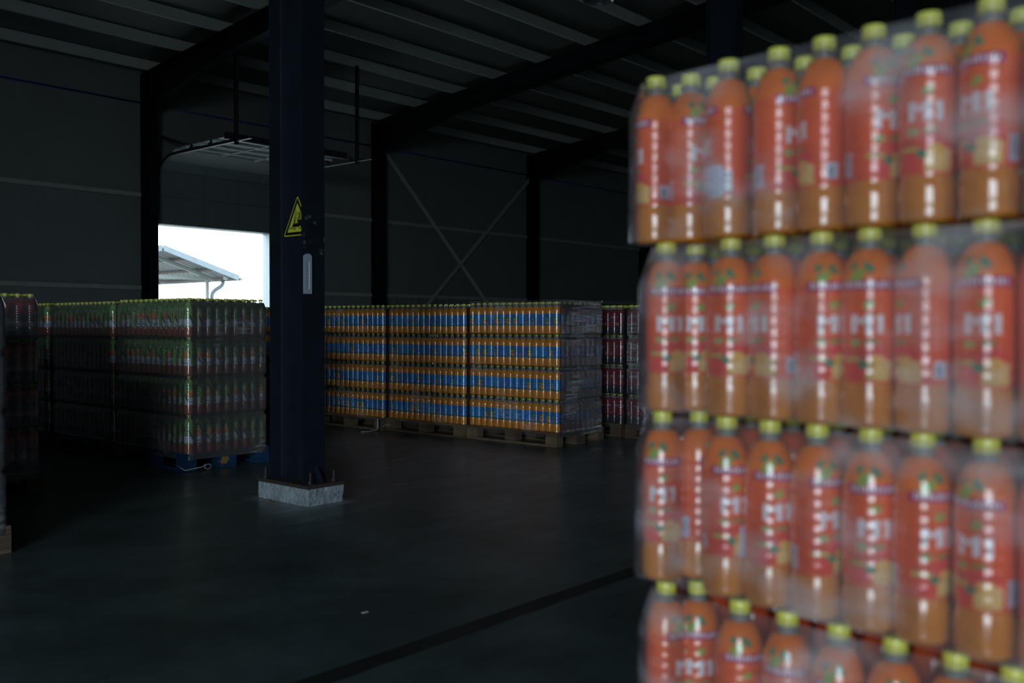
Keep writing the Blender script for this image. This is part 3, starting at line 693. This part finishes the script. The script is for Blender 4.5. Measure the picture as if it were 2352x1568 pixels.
def art_cherry(u, w):
    c = np.empty((len(u), 3)); c[:] = (.15, .008, .018)
    c[w > .80] = (.20, .010, .020)
    for s_ in (0, .5):
        f2 = s_+.1
        for k in range(6): rect(c, u, w, f2-.12+k*.04, f2-.12+k*.04+.022, .56, .62, (.40, .36, .45))
        for k in range(5): rect(c, u, w, f2-.10+k*.04, f2-.10+k*.04+.022, .48, .53, (.36, .33, .42))
        ell(c, u, w, f2, .25, .10, .12, (.20, .01, .02)); rect(c, u, w, f2+.12, f2+.18, .10, .26, (.40, .42, .50))
    return c
def art_red(u, w):
    c = np.empty((len(u), 3)); c[:] = (.42, .016, .028); c[w > .70] = (.66, .018, .026); c[w < .16] = (.34, .38, .44)
    for s_ in (0, .5):
        f2 = s_+.1
        ell(c, u, w, f2, .34, .14, .16, (.10, .003, .010)); ell(c, u, w, f2+.10, .44, .05, .06, (.02, .06, .20))
        for k in range(6): rect(c, u, w, f2-.10+k*.035, f2-.10+k*.035+.02, .72, .77, (.30, .28, .42))
        ell(c, u, w, f2+.02, .66, .06, .03, (.10, .16, .17))
    rect(c, u, w, .75, .9, .2, .6, (.22, .02, .04))
    return c
def art_berry(u, w):
    c = np.empty((len(u), 3)); c[:] = (.05, .07, .34); c[w < .16] = (.34, .40, .52); c[w > .75] = (.07, .08, .40)
    for f2 in (.1, .6):
        for k in range(5): rect(c, u, w, f2-.10+k*.045, f2-.10+k*.045+.025, .66, .74, (.02, .02, .10))
        ell(c, u, w, f2, .50, .10, .07, (.16, .30, .55)); ell(c, u, w, f2, .32, .12, .10, (.02, .02, .10))
    return c

KIND = {}
def make_kind(key, h, r, ribs, liquid, level, z0, z1, nu, nv, art, lo, waist=.0016, capr=.018, caph=.020, nb=28, art2=None, cn=24):
    R, zs = profile(r, h, ribs, z0+.012, z1*.80, capr, caph, waist)
    KIND[key] = dict(h=h, r=r, R=R, body=body_mesh('bottle_'+key, R, zs, h, capr, caph, liquid, level, nb),
                     label=label_mesh('sleeve_'+key, R, z0, z1, nu, nv, art), cap=cap_mesh('cap_'+key, h, capr, caph, cn), lo=lo, zs=zs, capr=capr, caph=caph)
    if art2: KIND[key]['label2'] = label_mesh('sleeve_b_'+key, R, z0, z1, nu, nv, art2)
AMBER = (.58, .20, .020)
make_kind('front', .298, .0405, .0011, AMBER, .262, .066, .264, 144, 110, art_front, [(.0, .066, AMBER), (.066, .264, (.74, .11, .03))], waist=.0034, nb=40, art2=art_front_sticker, capr=.0178, caph=.021, cn=40)
make_kind('green', .3185, .0422, .0011, (.40, .075, .012), .27, .080, .290, 64, 60, art_green, [(.0, .08, (.34, .06, .01)), (.08, .145, (.42, .46, .52)), (.145, .29, (.16, .30, .05))])
make_kind('orange', .3185, .0422, .0011, (.64, .24, .006), .268, .082, .198, 56, 36, art_blue, [(.0, .082, (.64, .24, .006)), (.082, .198, (.008, .15, .42)), (.198, .268, (.64, .24, .006))])
make_kind('cherry', .3185, .0422, .0011, (.010, .010, .022), .27, .085, .272, 48, 40, art_cherry, [(.0, .085, (.01, .01, .022)), (.085, .272, (.16, .008, .02))])
make_kind('red', .3185, .0422, .0008, (.008, .010, .018), .27, .085, .280, 56, 48, art_red, [(.0, .085, (.008, .01, .018)), (.085, .28, (.32, .012, .02))])
make_kind('berry', .3085, .0422, .0008, (.008, .010, .018), .27, .085, .280, 56, 48, art_berry, [(.0, .085, (.008, .01, .018)), (.085, .28, (.05, .07, .34))])
BN = dict(front='multifruit_bottle', green='green_juice_bottle', orange='orange_juice_bottle', cherry='cherry_juice_bottle', red='red_juice_bottle', berry='berry_juice_bottle')
def bottle(kind, x, y, z, label, group, rz=None, sticker=False):
    K = KIND[kind]
    o = bpy.data.objects.new(BN[kind], K['body']); COL.objects.link(o)
    o.location = (x, y, z); o.rotation_euler = (0, 0, random.uniform(0, 6.283) if rz is None else rz)
    o['label'] = label; o['category'] = 'bottle'; o['group'] = group
    for nm, me_ in (('sleeve_label', K['label2'] if sticker else K['label']), ('cap', K['cap'])):
        c = bpy.data.objects.new(nm, me_); COL.objects.link(c); c.parent = o
    return o
def stuff(kind, pts, label, name='juice_bottles', group=None, cat='bottles'):
    """far and hidden bottles of a load: simple but real bottles, one mesh"""
    K = KIND[kind]; n_ = 10; h, R = K['h'], K['R']; lv = K['lo']
    zz = [0, .012] + [a[1]-.0005 for a in lv] + [a[1]+.0005 for a in lv] + [h*.70, h*.80, h*.86, K['zs']-.004, K['zs'], h-K['caph']-.0005]
    zz = sorted(set(round(z, 4) for z in zz if z < h-K['caph']))
    prof = [(R(z), z) for z in zz] + [(K['capr'], h-K['caph']), (K['capr'], h-.001), (.001, h)]
    v = []; f_ = []; col = []
    for r_, z in prof:
        for i in range(n_): v.append((r_*math.cos(2*math.pi*i/n_), r_*math.sin(2*math.pi*i/n_), z))
    for k in range(len(prof)-1):
        zc = (prof[k][1]+prof[k+1][1])/2; cc = (.3, .3, .28)
        for a, b2, c_ in lv:
            if a <= zc <= b2: cc = c_
        if zc > h-K['caph']: cc = (.55, .64, .06)
        for i in range(n_):
            j_ = (i+1) % n_; f_.append((k*n_+i, k*n_+j_, (k+1)*n_+j_, (k+1)*n_+i)); col.append(cc)
    v = np.array(v); f_ = np.array(f_); col = np.array(col, np.float32); P_ = np.array(pts)
    V = (v[None]+P_[:, None]).reshape(-1, 3); Fc = (f_[None]+(np.arange(len(P_))*len(v))[:, None, None]).reshape(-1, 4)
    me_ = bpy.data.meshes.new(name); me_.vertices.add(len(V)); me_.vertices.foreach_set('co', V.ravel())
    me_.loops.add(Fc.size); me_.loops.foreach_set('vertex_index', Fc.ravel()); me_.polygons.add(len(Fc))
    me_.polygons.foreach_set('loop_start', np.arange(len(Fc))*4); me_.polygons.foreach_set('loop_total', np.full(len(Fc), 4))
    me_.materials.append(M['stuff']); me_.update(calc_edges=True); me_.polygons.foreach_set('use_smooth', [True]*len(Fc))
    set_col(me_, np.tile(col, (len(P_), 1)))
    o = link(name, me_); tag(o, label, cat, group, 'stuff'); return o

def film(x0, y0, Wd, L, zb, pitch, tiers, mt, label, rz=0, ds=.0125, dz=.016, top_over=0, pitchb=.0855, bh=.3185, inset=.020, seed=0, amp=.003, name='stretch_film', skirt=.05, shoulder=.034, mt2=None):
    """wrap shell: hugs the bottles, drawn in at the necks, ends below the pallet deck"""
    rr = .040; per = []
    def seg(ax, ay, bx, by, nx_, ny_, l):
        n_ = max(2, int(l/ds))
        for i in range(n_):
            t_ = i/n_; s_ = t_*l
            per.append((ax+(bx-ax)*t_, ay+(by-ay)*t_, nx_, ny_, .0035*(1-abs(math.cos(math.pi*(s_+rr)/pitchb-math.pi/2)))))
    def arc(cx, cy, a0):
        for i in range(5):
            a = a0+i/5*math.pi/2; per.append((cx+rr*math.cos(a), cy+rr*math.sin(a), math.cos(a), math.sin(a), 0))
    seg(rr, 0, Wd-rr, 0, 0, -1, Wd-2*rr); arc(Wd-rr, rr, -math.pi/2)
    seg(Wd, rr, Wd, L-rr, 1, 0, L-2*rr); arc(Wd-rr, L-rr, 0)
    seg(Wd-rr, L, rr, L, 0, 1, Wd-2*rr); arc(rr, L-rr, math.pi/2)
    seg(0, L-rr, 0, rr, -1, 0, L-2*rr); arc(rr, rr, math.pi)
    zt = zb+pitch*tiers; top = zt-(pitch-bh)-.028+top_over
    zs_ = list(np.arange(zb-skirt, top, dz)) + [top]
    V = []
    r2 = np.random.default_rng(seed)
    for z in zs_:
        ti = (z-zb)/pitch; k = math.floor(ti); t_ = ti-k
        ins = inset*math.exp(-((t_-.925)/.05)**2) if 0 <= k < tiers-0 else 0
        if t_ > .975 and k >= 0 and k < tiers-1: pass
        if k >= tiers-1 and t_ > .72:
            ins = shoulder*((t_-.72)/.28)**1.3
        if z < zb: ins = -.003
        for (px, py, nx_, ny_, sc_) in per:
            w_ = (mn.noise(Vector((px*5+seed*3.1, py*5, z*6)))*amp + mn.noise(Vector((px*16, py*16+seed, z*22)))*amp*.45) if z > zb else 0
            d = .0055+abs(w_) - ins - (sc_ if (z > zb and .03 < t_ < .75) else 0)
            V.append((px+nx_*d, py+ny_*d, z))
    n_ = len(per); nz_ = len(zs_)
    a = np.arange(n_); Fl = []
    for k in range(nz_-1):
        Fl.append(np.stack([k*n_+a, k*n_+(a+1) % n_, (k+1)*n_+(a+1) % n_, (k+1)*n_+a], -1))
    Fl = np.concatenate(Fl)
    me_ = bpy.data.meshes.new(name); me_.from_pydata(V, [], Fl.tolist()); me_.materials.append(mt)
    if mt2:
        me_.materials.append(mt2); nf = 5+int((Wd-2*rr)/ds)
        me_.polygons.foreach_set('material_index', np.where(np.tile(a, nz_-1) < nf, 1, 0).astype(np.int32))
    me_.polygons.foreach_set('use_smooth', [True]*len(Fl)); me_.update()
    o = link(name, me_, None, (x0, y0, 0), rz); tag(o, label, 'plastic film')
    return o

TN = ['bottom', 'third', 'second', 'top']     # tier names counted from the floor up, four tiers
def load(kind, x0, y0, lead, short, pitch, left_cols, front_cols, second=(0, 0), jx=.0015, mt='film', pal='wood', rz=0, seed=1, over=0,
         pal_label='', film_label='', noun='', group='', tiers=4, nx_=9, ny_=14, do_film=True, only_stuff=False, pick=None, mtf=None):
    """a palletised load with its near-left corner at (x0,y0): left face along +Y, front face along +X"""
    K = KIND[kind]; sp = .0857; r_ = K['r']; zb = .1445
    pe = make_pallet(x0, y0, pal_label, M[pal], 'pallets', rz)
    ca, sa = math.cos(rz), math.sin(rz)
    def wpt(a, b2): return (x0+a*ca-b2*sa, y0+a*sa+b2*ca)
    ox_ = .4-(nx_-1)*sp/2; oy = .6-(ny_-1)*sp/2
    ox_, oy = max(ox_, r_+.004), max(oy, r_+.001)
    rest = []
    for t_ in range(tiers):
        z = zb+t_*pitch
        dxx, dyy = random.uniform(-.004, .004), random.uniform(-.004, .004)
        for ix in range(nx_):
            for iy in range(ny_):
                a = ox_+ix*sp+random.uniform(-jx, jx)*.4+dxx; b2 = oy+iy*sp+random.uniform(-jx, jx)*.4+dyy
                if a < r_+.001: a = r_+.001
                X_, Y_ = wpt(a, b2); lab = None
                if pick: lab = pick(ix, iy, t_)
                elif not only_stuff:
                    if ix == 0 and iy == 0 and (left_cols or front_cols): lab = f'{noun} at the near corner of the {lead}, {TN[t_]} tier'
                    elif ix == 0 and iy < left_cols: lab = f'{noun}, {ORD[iy-1]} left of the corner, {TN[t_]} tier, {short}'
                    elif iy == 0 and ix < front_cols: lab = f'{noun}, {ORD[ix-1]} right of the corner, {TN[t_]} tier, {short}'
                    elif t_ == tiers-1 and ix == 1 and 0 < iy < second[0]: lab = f'{noun}, second row, {ORD[iy-1]} left of corner, top tier, {short}'
                    elif t_ == tiers-1 and iy == 1 and 1 < ix < second[1]: lab = f'{noun}, second row, {ORD[ix-1]} right of corner, top tier, {short}'
                if lab: bottle(kind, X_, Y_, z, lab, group)
                else: rest.append((X_, Y_, z))
    if rest: stuff(kind, rest, f'hidden and far rows of bottles inside the {lead}')
    if do_film:
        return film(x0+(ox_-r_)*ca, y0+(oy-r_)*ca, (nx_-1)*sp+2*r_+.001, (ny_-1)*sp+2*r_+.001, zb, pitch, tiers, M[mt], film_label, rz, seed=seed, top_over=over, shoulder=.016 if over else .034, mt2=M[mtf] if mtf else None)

# orange juice with blue label bands: four loads in a row, each along the Y axis
OG = 'orange juice bottles with blue bands'
NO = 'blue-banded orange bottle'
load('orange', 7.365, 5.755, 'nearest orange load', 'nearest orange load', .3222, 14, 9, (14, 9), rz=.008, seed=1, over=.045, pal='wood', mt='film', mtf='filmglare',  # front face gets the film with painted glare
     pal_label='worn wooden pallet under the nearest orange load, corner toward the camera', film_label='crumpled clear stretch film around the nearest orange load, front glare painted in', noun=NO, group=OG)
fo2 = load('orange', 7.315, 6.97, 'second orange load', 'second orange load', .3195, 14, 0, (14, 0), rz=.006, seed=2,
     pal_label='wooden pallet under the second orange load from the right', film_label='clear stretch film around the second orange load, tail on the floor', noun=NO, group=OG)
fo3 = load('orange', 7.255, 8.18, 'third orange load', 'third orange load', .3200, 13, 0, (13, 0), rz=.004, seed=3,
     pal_label='wooden pallet under the third orange load, right of the column', film_label='clear stretch film around the third orange load beside the column', noun=NO, group=OG)
load('orange', 7.20, 9.39, 'farthest orange load', 'farthest orange load', .3205, 10, 0, (10, 0), rz=.0, seed=4,
     pal_label='wooden pallet under the farthest orange load, left of the column', film_label='clear stretch film around the farthest orange load', noun=NO, group=OG)
for k_, y_ in enumerate((10.60, 11.81, 13.02)):  # unseen loads, added to keep the door's glare off the floor
    load('orange', 7.16-.03*k_, y_, 'added unseen orange load behind the others', 'x', .3205, 0, 0, only_stuff=True, do_film=False,
         pal_label='added unseen wooden pallet, %s behind the farthest orange load' % ORD[k_], group='x')
# green bottles
GG = 'green labelled bottles at left'
NG = 'green-sleeved bottle'
fg1 = load('green', 4.158, 7.069, 'near green load', 'near green load', .3182, 14, 9, (14, 9), mt='filmgreen', pal='bluewood', seed=5,
     pal_label='blue painted pallet under the near green load', film_label='glossy stretch film around the near green load', noun=NG, group=GG)
load('green', 4.165, 8.345, 'rear green load', 'rear green load', .3150, 14, 0, (14, 0), mt='filmgreen', pal='bluewood', seed=6,
     pal_label='blue painted pallet under the rear green load', film_label='dim stretch film around the rear green load', noun=NG, group=GG)
load('green', 4.14, 9.62, 'farthest green load', 'farthest green load', .3150, 3, 0, (3, 0), mt='filmgreen', pal='bluewood', seed=7,
     pal_label='blue painted pallet in deep shade behind the rear green load', film_label='stretch film around the farthest green load, mostly hidden', noun=NG, group=GG)
# dark cherry loads at right
CG = 'dark cherry bottles'
NC = 'dark cherry bottle'
load('cherry', 8.50, 5.775, 'rear cherry load', 'rear cherry load', .3165, 4, 0, (4, 0), seed=8, mt='film',
     pal_label='wooden pallet under the rear cherry load, beside the orange load', film_label='clear stretch film around the rear cherry load', noun=NC, group=CG)
def pick_end(ix, iy, t_):
    if ix == 0 and iy >= 8: return f'dark cherry bottle, {ORD[13-iy]} from the left end, {TN[t_]} tier, near cherry load'
    if ix == 1 and iy >= 9 and t_ == 3: return f'cherry bottle, second row, {ORD[13-iy]} from the left, top tier, near cherry load'
load('cherry', 8.49, 4.52, 'near cherry load', 'near cherry load', .3165, 0, 0, seed=9, mt='filmglare', mtf='filmglare', pick=pick_end,
     pal_label='wooden pallet under the near cherry load, partly behind the blurred bottles', film_label='white streaked stretch film around the near cherry load', group=CG)
# red load at the left edge, seen on its front face; berry load nearer still
def pick_red(ix, iy, t_):
    if iy == 0 and ix >= 5: return f'red-topped bottle, {ORD[8-ix]} from the right edge, {TN[t_]} tier, red load at left'
    if iy == 1 and ix >= 5 and t_ == 3: return f'red-topped bottle, second row, {ORD[8-ix]} from right, top tier, red load'
load('red', 2.215, 7.06, 'red load at left', 'red load at left', .3182, 0, 0, seed=10, mt='filmgreen', pick=pick_red, pal='wood',
     pal_label='shaded wooden pallet under the red load at the left edge', film_label='dim stretch film around the red load at the left edge', group='red bottles at the left edge')
def pick_berry(ix, iy, t_):
    if iy == 0 and ix >= 8: return f'blue-labelled berry bottle at the extreme left edge, {TN[t_]} tier'
load('berry', 1.285, 5.26, 'blue load cut off at left', 'blue load', .3085, 0, 0, seed=11, mt='filmgreen', pick=pick_berry, pal='wood',
     pal_label='wooden pallet of the blue load cut off at the left edge', film_label='stretch film of the blue load cut off at the left edge', group='blue bottles at the left edge')
load('red', 1.35, 7.06, 'added unseen red load', 'hidden', .3182, 0, 0, only_stuff=True, do_film=False, pal_label='wooden pallet of the added red load out of view at left', group='x')  # unseen loads from here on, added to shade the green stack
load('berry', .42, 5.26, 'added unseen blue load', 'hidden', .3085, 0, 0, only_stuff=True, do_film=False, pal_label='wooden pallet of the added blue load out of view at left', group='x')
load('berry', -.45, 5.26, 'second added unseen blue load', 'hidden', .3085, 0, 0, only_stuff=True, do_film=False, pal_label='farther wooden pallet of the added blue load out of view at left', group='x')

# ------------------------------------------------------------------ near stack, out of focus
P0 = Vector((1.477, .928)); DD = (Vector((1.416, .357))-P0).normalized(); AW = Vector((-DD.y, DD.x))
if AW.x < 0: AW = -AW
RZF = math.atan2(DD.y, DD.x)+math.pi/2
A_ = [[-.002, .074, .151, .246, .325, .405, .486, .571], [.022, .086, .157, .240, .323, .401, .483, .567],
      [.015, .095, .151, .234, .318, .405, .483, .570], [.025, .094, .179, .268, .356, .445, .532, .609]]
ZTOP = [1.643, 1.347, 1.048, .743]
TF = ['top', 'second', 'third', 'fourth']
# which way each sleeve faces (angle of the printed face from the view axis), read off the photograph
FACE = [[-70, 35, 95, 50, -75, 38, -5, 150], [10, 10, -5, -50, 25, -5, -60, -5], [180, 60, 200, 18, 40, 8, 32, 160], [60, 5, 15, -8, 0, 20, 10, 0]]
def a_from_px(px, off):                       # position along the row for a bottle seen at this direction
    xc = (px-1176)/F_PX; rx, ry = xc*sT+cT, -xc*cT+sT
    q_ = P0+AW*off; det = rx*(-DD.y)+ry*DD.x
    return (rx*(-q_.y)+ry*q_.x)/det*-1
A2 = [a_from_px(p, .078) for p in (1562, 1640, 1735, 1845, 1953, 2070, 2200, 2340)]
STICK = {(0, 2), (2, 2)}
OFF = [{1: .03}, {1: .05}, {1: .06}, {1: .045}]; C0 = P0.dot(AW)
rest = []
def fpt(a, row): return P0+DD*a+AW*row
for t_ in range(4):
    a_ = list(A_[t_]); step = .0825
    z = ZTOP[t_]-.298
    prev = None
    for i in range(14):
        if i < 8: a = a_[i]
        else: a = prev+step
        if prev is not None and a-prev < .0815 and i < 8:
            jig = .010 if i % 2 else 0.0         # bottles a little closer than a diameter stand staggered
        else: jig = 0
        prev = a
        p = fpt(a, 0); p = p*((C0+OFF[t_].get(i, 0))/C0)
        if i < 8:
            # angle from the bottle towards the camera
            ang = math.atan2(-p.y, -p.x)
            face = math.radians(FACE[t_][i])
            rz = ang+face-2*math.pi*.12
            rows = 'front row of the near blurred stack'
            bottle('front', p.x, p.y, z, f'orange-red bottle, {ORD[i]} from the left, {TF[t_]} tier, near blurred stack', 'near out-of-focus bottles', rz, (t_, i) in STICK)
        else: rest.append((p.x, p.y, z))
        for row in range(1, 9):
            p = fpt(.03+.0825*i, row*.083+(.03 if t_ == 0 else .055))
            if t_ == 0:                            # second row stands in the gaps of the first
                off_ = .078+.03*(row-1)*0+.083*(row-1)*.93+.012*(row > 1)
                ar = A2[i] if i < 8 else A2[7]+.0825*(i-7)
                p = fpt(ar+(0 if row == 1 else (.04 if row % 2 == 0 else 0)), off_)
            if t_ == 0 and row == 1 and i < 8:
                bottle('front', p.x, p.y, z, f'orange-red bottle, second row, behind the {ORD[i]} bottle, top tier, near stack', 'near out-of-focus bottles')
            else: rest.append((p.x, p.y, z))
zf = .1445
for i in range(14):
    for row in range(9):
        p = fpt(.018+.083*i, row*.083); rest.append((p.x, p.y, zf))
stuff('front', rest, 'inner and hidden rows of orange-red bottles in the near stack')
pf = fpt(1.145, -.06)
make_pallet(pf.x, pf.y, 'wooden pallet under the near blurred stack, below the frame', M['wood'], 'pallets', RZF-math.pi+math.pi if False else (math.atan2(-DD.y, -DD.x)-math.pi/2))
def film_near():
    """one shrink sleeve per tier, as the packs are wrapped"""
    ang = math.atan2(-DD.y, -DD.x)-math.pi/2
    for t_ in range(4):
        a0 = A_[t_][0]; a1 = a0+.0825*13+.04
        pz = fpt(a1+.045, -.0425)
        zb = ZTOP[t_]-.298
        o = film(pz.x, pz.y, 8*.083+.085, a1-a0+.0855, zb+.0025, .2955, 1, M['filmfront'], f'cloudy shrink film over the {TF[t_]} tier of the near blurred stack', ang, ds=.010, dz=.009,
                 top_over=.016, pitchb=.083, bh=.298, inset=0, seed=20+t_, amp=.004, name='shrink_film', skirt=0, shoulder=.026)
film_near()

# ------------------------------------------------------------------ small things
def tails(par, pts, r_, lab, flat=.4):
    q = MB(); q.tube(pts, r_, 6, flat=flat); o = q.build('film_tail', M['filmthick'], None, smooth=True); 
    return tag(o, lab, 'film tail')
tails(None, [(7.18, 8.17, .14), (7.17, 8.16, .05), (7.15, 8.15, .022), (7.06, 8.17, .008), (6.96, 8.20, .008)], .010, 'white twisted film tail lying on the floor below the second orange load')
tails(None, [(7.17, 8.15, .035), (7.15, 8.07, .06), (7.16, 8.00, .085), (7.18, 7.95, .085)], .006, 'short twisted film tail sticking out beside the floor tail')
cx, cy = 4.20, 7.02
tails(None, [(4.140, 7.20, .05), (4.140, 7.06, .020), (4.15, 7.05, .018), (4.30, 7.05, .030), (4.315, 7.04, .05)], .004, 'thin film cord looped around the foot of the blue pallet', 1)
tails(None, [(4.315+.03*math.cos(a)*1.0+.02, 7.03, .030+.020*math.sin(a)) for a in np.linspace(2.4, 9.5, 20)], .003, 'curled film end beside the foot of the blue pallet', 1)
q = MB(); q.prism([(0, 0), (.055, .004), (.062, .018), (.02, .024), (-.006, .014)], lambda u, w, s_: (3.825-.2*w, 5.50-u*1.0, s_), .0, .010)
q.prism([(0, 0), (.05, .002), (.05, .012), (.0, .012)], lambda u, w, s_: (3.83-w, 5.445-u, s_), .0, .005)
tag(q.build('wood_scrap', M['scrap']), 'brown wood scrap on the floor against the plinth', 'scrap')
q = MB(); q.box(2.60, 2.63, 3.05, 3.062, 0, .003, bev=.001); tag(q.build('paper_bit', M['paper']), 'tiny white paper bit on the floor near the joint', 'paper')
q = MB(); q.tube([(4.80, 5.36, .004), (4.84, 5.34, .006), (4.88, 5.30, .004), (4.93, 5.27, .006)], .0018, 5)
tag(q.build('dry_twig', M['wood']), 'small dry twig on the floor right of the plinth', 'twig')
